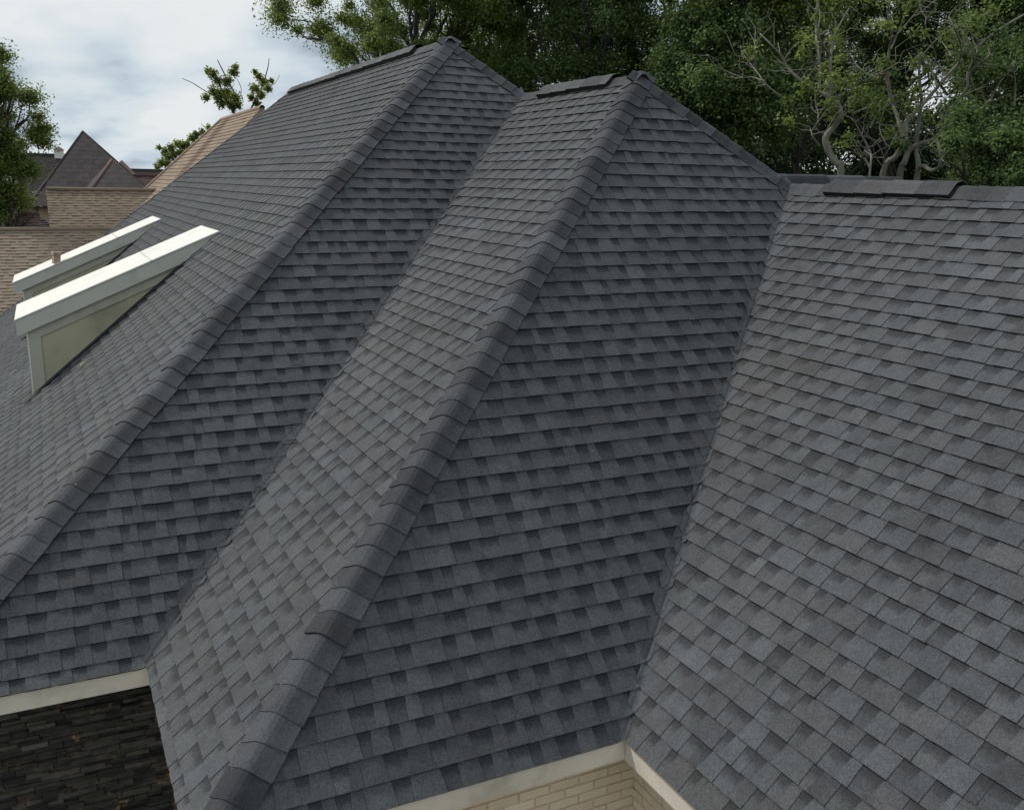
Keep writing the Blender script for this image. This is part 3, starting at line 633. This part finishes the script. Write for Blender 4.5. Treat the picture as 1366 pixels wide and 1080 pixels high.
def poly_house(name, label, faces, mat, z_wall, seed=1, parts=(), cat='house'):
    """free-form roof: faces is a list of 3D polygons (slabs 8 cm thick)"""
    allp = [Vector(p) for f in faces for p in f]; A = Vector((sum(p.x for p in allp)/len(allp), sum(p.y for p in allp)/len(allp), 0))
    h = empty(name, A); tag(h, label, cat)
    for f in faces:
        m = MB(); m.prism([Vector(p)-A for p in f], (0, 0, -.08), (.5, .3, 0)); m.build('roof_slope', M['far_slate'] if mat == M['slate'] else mat, h)
    x0, x1 = min(p.x for p in allp)+.4, max(p.x for p in allp)-.4; y0, y1 = min(p.y for p in allp)+.4, max(p.y for p in allp)-.4
    m = MB(); m.box((x0-A.x, y0-A.y, 0), (x1-A.x, y1-A.y, min(p.z for p in allp)-.1)); m.build('wall', M['stucco'], h)
    return h, A
# tall tan roof climbing behind our left slope
YC = 40
Rf = at_y(297, 159.5, YC); xr = Rf.x; Rn = at_x(350, 143.5, xr); Rn.z = Rf.z
sC = .95
def cC(z): return xr-(Rf.z-z)/sC
zE = CZ-3.4; hd = Rf.z-zE
dfar = at_y(195, 252, YC+hd*.5)
farc = Vector((cC(zE), YC+3.0, zE)); nearc = Vector((cC(zE), Rn.y-4.2, zE))
hC = empty('neighbour_house', (xr, (Rf.y+Rn.y)/2, 0)); tag(hC, 'tall tan hip roof with a brown stained line, just behind the charcoal left slope', 'house')
AC = hC.location
M['tan_stained'] = None
def stained():
    m = shingle_mat('tan_stained_shingle', (.20, .15, .105), (.31, .24, .17), (.38, .30, .215), (.27, .19, .13), edge=(.10, .07, .05), grain=.3)
    t = m.node_tree; b = t.nodes['Principled BSDF']; src = b.inputs['Base Color'].links[0].from_socket
    c = t.nodes.new('ShaderNodeTexCoord'); s = t.nodes.new('ShaderNodeSeparateXYZ'); t.links.new(c.outputs['Object'], s.inputs[0])
    wob = math_(t, 'MULTIPLY', math_(t, 'SUBTRACT', noise(t, 1.2, 4), .5), .9)
    (sx, sy), (ex, ey) = STAIN; l_ = math.hypot(ex-sx, ey-sy)
    d = math_(t, 'ADD', math_(t, 'MULTIPLY', math_(t, 'SUBTRACT', s.outputs[0], sx), (ey-sy)/l_), math_(t, 'MULTIPLY', math_(t, 'SUBTRACT', s.outputs[1], sy), -(ex-sx)/l_))
    d = math_(t, 'ABSOLUTE', math_(t, 'ADD', d, math_(t, 'MULTIPLY', wob, .5)))
    mk = math_(t, 'SUBTRACT', 1.0, maprange(t, d, .15, .7))
    t.links.new(mix(t, math_(t, 'MULTIPLY', mk, .75), src, (.12, .065, .045)), b.inputs['Base Color']); return m
def on_c(px, py):
    d = ray(px, py); n = Vector((-sC, 0, 1)); t = (n.dot(Rf)-n.dot(Vector((0, 0, CZ))))/n.dot(d); q = Vector((0, 0, CZ))+d*t-AC; return (q.x, q.y)
STAIN = (on_c(304, 158), on_c(246, 228))
M['tan_stained'] = stained()
pts = [Vector(p)-AC for p in (nearc, Rn, Rf, farc)]
shingle_slope('roof_slope', pts[::-1], ['hip', 'hip', 'hip', 'eave'], pts[0], (0, -1, 0), (1, 0, sC), hC, M['tan_stained'], expo=.2, seed=43, butt=1.5, dev=.5, tabw=(.15, .4), gapw=(.1, .3))
m = MB(); xe = xr+hd/sC
for f in ([Rn, nearc, Vector((xe, nearc.y, zE))], [Rf, Vector((xe, farc.y, zE)), farc], [Rn, Vector((xe, nearc.y, zE)), Vector((xe, farc.y, zE)), Rf]):
    m.prism([p-AC for p in f], (0, 0, -.08))
m.build('rear_roof_slope', M['tan'], hC)
m = MB(); m.box((nearc.x+.4-AC.x, nearc.y+.4-AC.y, 0), (xe-.4-AC.x, farc.y-.4-AC.y, zE-.1)); m.build('wall', M['stucco'], hC)
m = MB(); m.tube([Rn-AC, Rf-AC], .09, 6); m.tube([Rf-AC, farc-AC], .09, 6); m.build('ridge_cap_row', M['tan'], hC)

# small taupe roof beyond it
a = at_y(247, 207, 50); b = at_y(292, 165, 50); c = at_y(196, 250, 50)
poly_house('neighbour_house', 'small taupe roof slope half hidden by shrubs left of the tall tan roof', [[a, Vector((a.x+4, 50, a.z)), Vector((a.x+4, 46, a.z-4)), at_y(188, 262, 46)], [a, Vector((a.x+4, 50, a.z)), Vector((a.x+4, 55, a.z-4.5)), Vector((a.x-5, 55, a.z-4.5))]], M['taupe'], 0)

# dark pyramid roofed house
D = 60
ap = at_y(110.3, 175, D); l = at_y(58, 244, D-4); r_ = at_y(192, 256, D-4); l2 = Vector((l.x, D+5, l.z)); r2 = Vector((r_.x, D+5, r_.z))
lb = at_y(38, 275, D-6); rb = at_y(225, 285, D-6)
lb2 = Vector((lb.x, D+7, lb.z)); rb2 = Vector((rb.x, D+7, lb.z)); rb.z = lb.z
h, A = poly_house('pyramid_roof_house', 'distant house with a tall dark pyramid roof rising above the others', [[ap, lb, rb], [ap, rb, rb2], [ap, rb2, lb2], [ap, lb2, lb]], M['slate'], 0)
m = MB(); m.tube([ap-A, lb-A], .045, 6, (.8, .6, 0)); m.tube([ap-A, rb-A], .045, 6, (.8, .6, 0)); m.build('ridge_cap_row', M['slate'], h)
# lower dark roof in front right of it
p1 = at_y(149, 213, D-7); q1 = at_y(119, 256, D-10); q2 = at_y(205, 256, D-10); q1.z = q2.z = min(q1.z, q2.z)
q3 = Vector((q2.x, D-2, q2.z)); q4 = Vector((q1.x, D-2, q1.z))
h, A = poly_house('hip_roof_house', 'distant dark hip roof with a pale ridge line against the pyramid roof', [[p1, q1, q2], [p1, q2, q3], [p1, q3, q4], [p1, q4, q1]], M['slate'], 0)
m = MB(); m.tube([p1-A, q1-A], .07, 6, (1, .3, 0)); m.tube([p1-A, q2-A], .04, 6); m.build('ridge_cap_row', M['taupe'], h)
p1 = at_y(162.5, 213.5, 75); q1 = at_y(130, 250, 72); q2 = at_y(196, 247, 72); q1.z = q2.z
h, A = poly_house('hip_roof_house', 'small brown roof peak poking up behind the distant dark hip roof', [[p1, q1, q2], [p1, q2, Vector((q2.x, 79, q2.z))], [p1, Vector((q2.x, 79, q2.z)), Vector((q1.x, 79, q1.z))], [p1, Vector((q1.x, 79, q1.z)), q1]], M['redbrown'], 0)
# long dark roofs left and right of the pyramid
a = at_y(20, 206.5, 70); b = at_y(100, 207.5, 70); a.z = b.z
hL = simple_house('long_roof_house', 'distant dark long roof left of the pyramid roof with a small cupola on it', a, b, 65, .8, M['slate'], seed=44)
A = hL.location; c0 = at_y(78.8, 206.5, 70); c1 = at_y(78.8, 201.5, 70)
wv = 5.0*70/F_PX
m = MB(); m.box((c0.x-wv-A.x, -wv, c0.z-.4), (c0.x+wv-A.x, wv, c1.z+.05)); cu = m.build('cupola', M['bright'], hL)
m = MB(); tp = at_y(78.8, 195, 70); q = [Vector((c0.x-A.x+sx*wv*1.25, sy*wv*1.25, c1.z+.05)) for sx, sy in ((-1, -1), (1, -1), (1, 1), (-1, 1))]; t_ = Vector((c0.x-A.x, 0, tp.z))
for i in range(4): m.face([q[i], q[(i+1) % 4], t_])
m.face(q); m.build('roof', M['taupe'], cu)
a = at_y(172, 226.5, 80); b = at_y(225, 227.5, 80); a.z = b.z
simple_house('long_roof_house', 'farthest flat dark ridge showing right of the small brown peak', a, b, 75, .8, M['slate'], seed=45)
a = at_y(150, 234, 52); b = at_y(215, 235, 52); a.z = b.z
h = simple_house('long_roof_house', 'reddish brown shingle roof just above the middle tan ridge', a, b, 48.5, .75, M['redbrown'], hip=(True, False), seed=46)
# dark roof and taupe roof low at the left edge
a = at_y(-60, 258, 44); b = at_y(14, 262, 44); a.z = b.z
simple_house('long_roof_house', 'dark roof low at the left edge beneath the leafy tree', a, b, 39, .8, M['slate'], hip=(False, True), seed=47)
a = at_y(28, 284, 36.2); b = at_y(52, 285, 36.2); a.z = b.z
simple_house('long_roof_house', 'small taupe roof between the left tree and the middle tan roof', a, b, 33.6, .8, M['taupe'], hip=(True, False), seed=48)

# ------------------------------------------------------------------ trees
def leaves(name, centers, radii, counts, size, mat, parent, seed, origin, tints=None, flat=.8):
    g = np.random.default_rng(seed); C, RR, TT = [], [], []
    for (c, r, n) in zip(centers, radii, counts):
        d = g.normal(size=(n, 3)); d /= np.linalg.norm(d, axis=1)[:, None]
        rad = np.clip(np.abs(g.normal(0, .52, n)), 0, 1.15); C.append(np.array(c)+d*rad[:, None]*np.array([r, r, r*flat])); RR.append(d)
        TT.append(np.clip((g.normal(.0, .20, n)+g.normal(.45, .12)), 0, 1))
    C = np.concatenate(C); Dn = np.concatenate(RR); T = np.concatenate(TT); n = len(C)
    Nn = Dn*.45+np.array([0, 0, .75])+g.normal(size=(n, 3))*.6; Nn /= np.linalg.norm(Nn, axis=1)[:, None]
    t = g.normal(size=(n, 3)); t -= (t*Nn).sum(1)[:, None]*Nn; t /= np.linalg.norm(t, axis=1)[:, None]; b = np.cross(Nn, t)
    s = size*g.uniform(.65, 1.35, n)[:, None]
    v = np.stack([C-t*s*.5, C+b*s*.28+t*s*.02+Nn*s*.06, C+t*s*.5-Nn*s*.05, C-b*s*.28+t*s*.02+Nn*s*.06], 1).reshape(-1, 3)-np.array(origin)
    me = bpy.data.meshes.new(name); me.vertices.add(4*n); me.vertices.foreach_set('co', v.astype(np.float32).ravel())
    me.loops.add(4*n); me.loops.foreach_set('vertex_index', np.arange(4*n, dtype=np.int32)); me.polygons.add(n)
    me.polygons.foreach_set('loop_start', np.arange(0, 4*n, 4, dtype=np.int32)); me.polygons.foreach_set('loop_total', np.full(n, 4, dtype=np.int32)); me.update(calc_edges=True)
    at = me.attributes.new('tint', 'FLOAT_VECTOR', 'FACE'); at.data.foreach_set('vector', np.stack([T, T*0, T*0], 1).astype(np.float32).ravel())
    me.materials.append(mat); o = bpy.data.objects.new(name, me); col.objects.link(o)
    if parent: o.parent = parent
    return o
def wig(a, b, n, amp, rr):
    a, b = Vector(a), Vector(b); out_ = []
    L_ = (b-a).length
    for i in range(n+1):
        f = i/n; out_.append(a.lerp(b, f)+Vector([rr.gauss(0, amp*L_) for _ in range(3)])*(math.sin(math.pi*f)))
    return out_
def tree(name, label, base, cz, rx_, rz_, nblob, blob_r, per, size, leaf, bark, seed, group=None, hollow=.35, lean=(0, 0), trunk_r=.22, cut=None):
    rr = random.Random(seed); base = Vector(base); T = empty(name, base); tag(T, label, 'tree', group)
    cc = base+Vector((lean[0], lean[1], cz)); cs, rs, ns = [], [], []
    while len(cs) < nblob:
        d = Vector([rr.gauss(0, 1) for _ in range(3)]).normalized(); f = rr.uniform(hollow, 1)**.6
        p = Vector((d.x*rx_*f, d.y*rx_*f, d.z*rz_*f))
        cs.append(tuple(cc+p)); r = blob_r*rr.uniform(.6, 1.35); rs.append(r); ns.append(int(per*(r/blob_r)**2))
    leaves('crown', cs, rs, ns, size, leaf, T, seed, base)
    m = MB(); top = cc+Vector((0, 0, rz_*.5)); tr = wig(base, top, 8, .02, rr); m.tube([p-base for p in tr], [trunk_r*(1-.75*i/8) for i in range(9)], 8)
    for c in cs[:min(nblob, 26)]:
        c = Vector(c); k = max(2, min(7, int(8*(c.z-base.z-rz_*.6)/(top.z-base.z)))); br = wig(tr[k], c, 5, .05, rr); m.tube([p-base for p in br], [trunk_r*.34*(1-.8*i/5) for i in range(6)], 5)
        for j in range(3):
            e = c+Vector([rr.uniform(-1, 1)*blob_r for _ in range(3)]); b2 = wig(br[3], e, 3, .06, rr); m.tube([p-base for p in b2], [.03, .022, .014, .006], 4)
    m.build('trunk', bark, T, weld=False); return T
def colx(px, dist): p = at_d(px, 240, dist); return Vector((p.x, p.y, 0))
# big airy oak behind the main ridge
def ztop(py, dist, px=700): return at_d(px, py, dist).z
tree('oak_tree', 'large airy oak rising behind the highest ridge, open sky left of it', colx(555, 33), ztop(5, 33), 4.5, 3.5, 200, .60, 1250, .09, M['leaf_mid'], M['bark_dark'], 101, hollow=.25)
tree('leafy_tree', 'full green tree at the left edge of the picture beside the far roofs', colx(-12, 35.5), ztop(185, 35.5), 1.75, 3.1, 110, .5, 1100, .092, M['leaf_mid'], M['bark_dark'], 102, hollow=.1)
woods = [(690, 36, -20, 4.2, 4.0, 'leaf_mid', 'green tree behind the dip between the two highest hips'),
         (775, 31, 15, 3.6, 4.0, 'leaf_dark', 'dark tree straight behind the vent of the second ridge'),
         (880, 34, 60, 4.0, 5.0, 'leaf_dark', 'dark green tree right behind the peak of the second hip'),
         (1000, 29, -40, 3.0, 2.2, 'leaf_bright', 'yellow green tree top hanging over the bare limbs at the top'),
         (955, 27.5, 120, 2.0, 2.2, 'leaf_dark', 'dark green tree just above the descending right hip'),
         (1080, 38, 40, 4.5, 4.6, 'leaf_dark', 'dark tree behind the leftmost gnarled limbs'),
         (1190, 41, -10, 4.5, 4.0, 'leaf_mid', 'tall tree behind the middle bare limbs'),
         (1300, 37, -20, 4.0, 3.0, 'leaf_dark', 'dark tree high in the upper right corner'),
         (1420, 33, 60, 4.2, 5.0, 'leaf_dark', 'dark tree cut by the right edge of the picture')]
for i, (px, d, cy, rx_, rz_, lm, lab) in enumerate(woods):
    tree('woodland_tree', lab, colx(px, d), ztop(cy, d, px), rx_, rz_, 105, .74, 1000, .105, M[lm], M['bark_dark'], 200+i, group='trees of the wood behind the house', hollow=.2)
tree('leafy_bush', 'leafy bush low at the right edge behind the third ridge', colx(1345, 23), ztop(215, 23, 1345), 1.7, 1.3, 46, .42, 900, .09, M['leaf_dark'], M['bark_dark'], 301, hollow=.1)
# the unbroken wood farther back
cs, rs, ns = [], [], []; rr = random.Random(9)
for i in range(760):
    px = rr.uniform(600, 1560); d = rr.uniform(44, 56); p = colx(px, d); hmax = ztop(70, d, px) if not (1180 < px < 1330) else ztop(150, d, px)
    cs.append((p.x, p.y, hmax*rr.uniform(.3, 1))); rs.append(rr.uniform(1.0, 1.9)); ns.append(560)
o = leaves('woodland', cs, rs, ns, .2, M['leaf_deep'], None, 77, (0, 0, 0)); tag(o, 'dark unbroken wood behind the single trees', 'woodland', kind='stuff')

def traced(name, label, lines, dist, bark, seed, org=(980, 0), sc=3.539, twigs=True, leafm=None):
    """limbs that follow the photo's curves, each with its own wander in depth; first line's first point stands on the ground"""
    rr = random.Random(seed); base = None; m = MB(); cl = []
    for li, (pts, r0, r1) in enumerate(lines):
        n = len(pts); ph = rr.uniform(0, 6); am = rr.uniform(.3, .9) if li else .25; P = []
        for i, (x, y) in enumerate(pts):
            f = i/max(1, n-1); dd = dist+(am*math.sin(ph+3*f)-am*math.sin(ph))*(1 if li else .6)+(rr.uniform(-.1, .1) if 0 < i else 0)
            P.append(at_d(org[0]+x/sc, org[1]+y/sc, dd))
        if base is None: base = Vector((P[0].x-.1, P[0].y, 0))
        if y and li == 0 or len(pts) and pts[0][1] > 780: P = [Vector((P[0].x*.8+base.x*.2, P[0].y*.8+base.y*.2, 0)), Vector((P[0].x*.96+base.x*.04, P[0].y*.96+base.y*.04, P[0].z*.7))]+P
        # smooth (Catmull-Rom)
        Q = []; 
        for i in range(len(P)-1):
            p0, p1, p2, p3 = P[max(i-1, 0)], P[i], P[i+1], P[min(i+2, len(P)-1)]
            for k in range(4):
                t = k/4; Q.append(.5*((2*p1)+(p2-p0)*t+(2*p0-5*p1+4*p2-p3)*t*t+(3*p1-p0-3*p2+p3)*t**3))
        Q.append(P[-1]); k = dist/F_PX/sc
        rad = [(r0+(r1-r0)*i/(len(Q)-1))*k*.78*rr.uniform(.9, 1.1) for i in range(len(Q))]
        m.tube([q-base for q in Q], rad, 7)
        if twigs:
            for _ in range(int(len(Q)/2.2)):
                i = rr.randrange(len(Q)//3, len(Q)); d = Vector((rr.gauss(0, 1), rr.gauss(0, .8), abs(rr.gauss(.5, .7)))).normalized(); l_ = rr.uniform(.4, 1.3)
                tw = wig(Q[i], Q[i]+d*l_, 4, .08, rr); m.tube([q-base for q in tw], [.014, .011, .008, .005, .003], 4)
                if rr.random() < .35: cl.append(tuple(tw[-1]))
    T = empty(name, base); tag(T, label, 'tree', None)
    m.build('trunk', bark, T, weld=False)
    if leafm and cl: leaves('crown', cl, [rr.uniform(.25, .45) for _ in cl], [130]*len(cl), .09, M[leafm], T, seed, base)
    return T
traced('gnarled_tree', 'gnarled grey tree with crooked bare limbs, leftmost of the bare ones behind the third ridge', [
    ([(500, 815), (480, 770), (445, 715), (430, 650), (470, 600), (500, 545), (490, 500), (455, 460), (400, 435), (350, 410), (300, 370), (250, 320), (225, 270), (180, 220), (120, 160)], 24, 4),
    ([(455, 460), (448, 380), (455, 260), (465, 180), (500, 110), (540, 40)], 11, 3),
    ([(455, 262), (425, 225), (400, 180), (395, 120)], 8, 3),
    ([(400, 432), (402, 340), (398, 260), (385, 180), (385, 90), (392, -20)], 9, 5),
    ([(385, 435), (380, 480), (395, 540), (390, 580)], 6, 3),
    ([(275, 500), (210, 450), (150, 400), (105, 340), (60, 285), (30, 240)], 6, 2),
    ([(130, 380), (80, 365), (0, 372)], 4, 2), ([(100, 335), (95, 260), (97, 170)], 4, 2),
    ([(400, 690), (370, 650), (355, 600)], 7, 3), ([(640, 800), (640, 720), (600, 640), (560, 560), (550, 520)], 8, 3), ([(640, 720), (600, 690), (565, 660)], 5, 2)], 24, M['bark'], 401, leafm='leaf_mid')
traced('gnarled_tree', 'bare grey tree whose long limb sweeps up to the upper right corner', [
    ([(700, 815), (760, 740), (800, 660), (810, 580), (850, 530), (900, 480), (960, 410), (1050, 310), (1150, 220), (1250, 140), (1366, 70)], 19, 5),
    ([(795, 650), (770, 560), (740, 470), (720, 350), (730, 240), (742, 150), (722, 60), (742, -20)], 12, 4),
    ([(735, 235), (765, 170), (800, 80), (822, -10)], 6, 3), ([(770, 160), (840, 80), (910, -10)], 4, 2),
    ([(640, 605), (670, 540), (710, 505), (790, 480), (900, 465), (1000, 458)], 4, 2),
    ([(700, 790), (730, 700), (770, 620)], 5, 2), ([(720, 690), (690, 630), (685, 580), (705, 530)], 4, 2),
    ([(960, 410), (930, 330), (950, 260), (900, 120), (960, 20)], 5, 2), ([(1060, 300), (1030, 270), (980, 200)], 6, 2), ([(1060, 290), (1070, 220), (1040, 140), (1010, 80)], 6, 3),
    ([(530, 230), (560, 290), (620, 345), (680, 370)], 4, 2), ([(860, 300), (960, 180), (1080, 110), (1200, 60)], 4, 2)], 25, M['bark'], 402, leafm='leaf_mid')
traced('gnarled_tree', 'bare crooked tree with a thick bent limb, rightmost of the gnarled ones', [
    ([(780, 825), (800, 770), (825, 710), (870, 680), (940, 660), (985, 610), (1060, 570), (1150, 520), (1210, 470)], 20, 6),
    ([(865, 815), (855, 700), (872, 560), (882, 470), (870, 360), (880, 250)], 18, 5),
    ([(860, 812), (930, 805), (970, 780), (965, 700), (950, 650)], 12, 8),
    ([(960, 640), (970, 590), (1030, 500), (1095, 420), (1100, 340), (1130, 280)], 9, 4),
    ([(1130, 530), (1135, 440), (1110, 350), (1170, 290), (1220, 260)], 8, 4),
    ([(1040, 850), (1090, 790), (1165, 750)], 14, 7), ([(1320, 500), (1325, 400), (1310, 300)], 5, 3), ([(1210, 470), (1260, 380), (1340, 300)], 5, 2)], 26, M['bark'], 403, leafm='leaf_dark')
# small half-dead tree behind the tall tan roof
def sparse(name, label, limbs, blobs, dist, seed, leaf='leaf_bright', per=500):
    T = traced(name, label, [(p_, a_*.62, b_*.8) for p_, a_, b_ in limbs], dist, M['bark_dark'], seed, org=(0, 0), sc=1, twigs=False)
    per = int(per*1.7); cs = [tuple(at_d(x, y, dist+rng.uniform(-.6, .6))) for x, y, r in blobs]; k = dist/F_PX
    leaves('crown', cs, [r*k for x, y, r in blobs], [int(per*(r/9)**2) for x, y, r in blobs], .12, M[leaf], T, seed, T.location, flat=1)
    return T
sparse('half_dead_tree', 'small thin tree with bare twigs and two leafy clumps above the tan ridge', [
    ([(318, 170), (312, 150), (303, 135), (292, 112), (280, 90)], 4, 1.2), ([(310, 150), (318, 135), (306, 112), (296, 92), (290, 80)], 2.6, .8), ([(330, 155), (340, 135), (350, 115), (357, 92), (359, 78)], 2.4, .6),
    ([(285, 128), (268, 118), (255, 110), (243, 105)], 1.3, .5), ([(350, 118), (366, 112), (373, 100)], .8, .4), ([(318, 135), (322, 120), (316, 105)], 1, .5)],
    [(283, 98, 7), (290, 107, 7), (312, 96, 7), (303, 108, 8), (285, 122, 8), (292, 128, 9), (303, 125, 9), (313, 130, 8), (275, 130, 6), (308, 140, 8), (296, 138, 7), (318, 140, 6), (314, 90, 5), (277, 95, 5),
     (345, 102, 6), (352, 110, 7), (340, 118, 7), (358, 118, 6), (348, 126, 7), (336, 130, 6), (343, 138, 6), (362, 108, 4), (340, 96, 4)], 46, 501)
sparse('leafy_shrub', 'green shrub growing over the small taupe roof', [([(240, 260), (236, 225), (226, 205), (214, 196)], 3, 1), ([(236, 225), (256, 200), (270, 178)], 2, .8), ([(275, 172), (268, 165)], 1, .4)],
    [(212, 197, 4), (220, 203, 6), (228, 197, 6), (236, 192, 6), (224, 210, 6), (216, 217, 6), (210, 222, 5), (232, 206, 6), (243, 195, 7), (250, 192, 6), (256, 184, 6), (262, 180, 6), (270, 176, 5), (278, 170, 4), (240, 204, 6), (222, 218, 6)], 44, 502)
print('objects', len(bpy.data.objects))
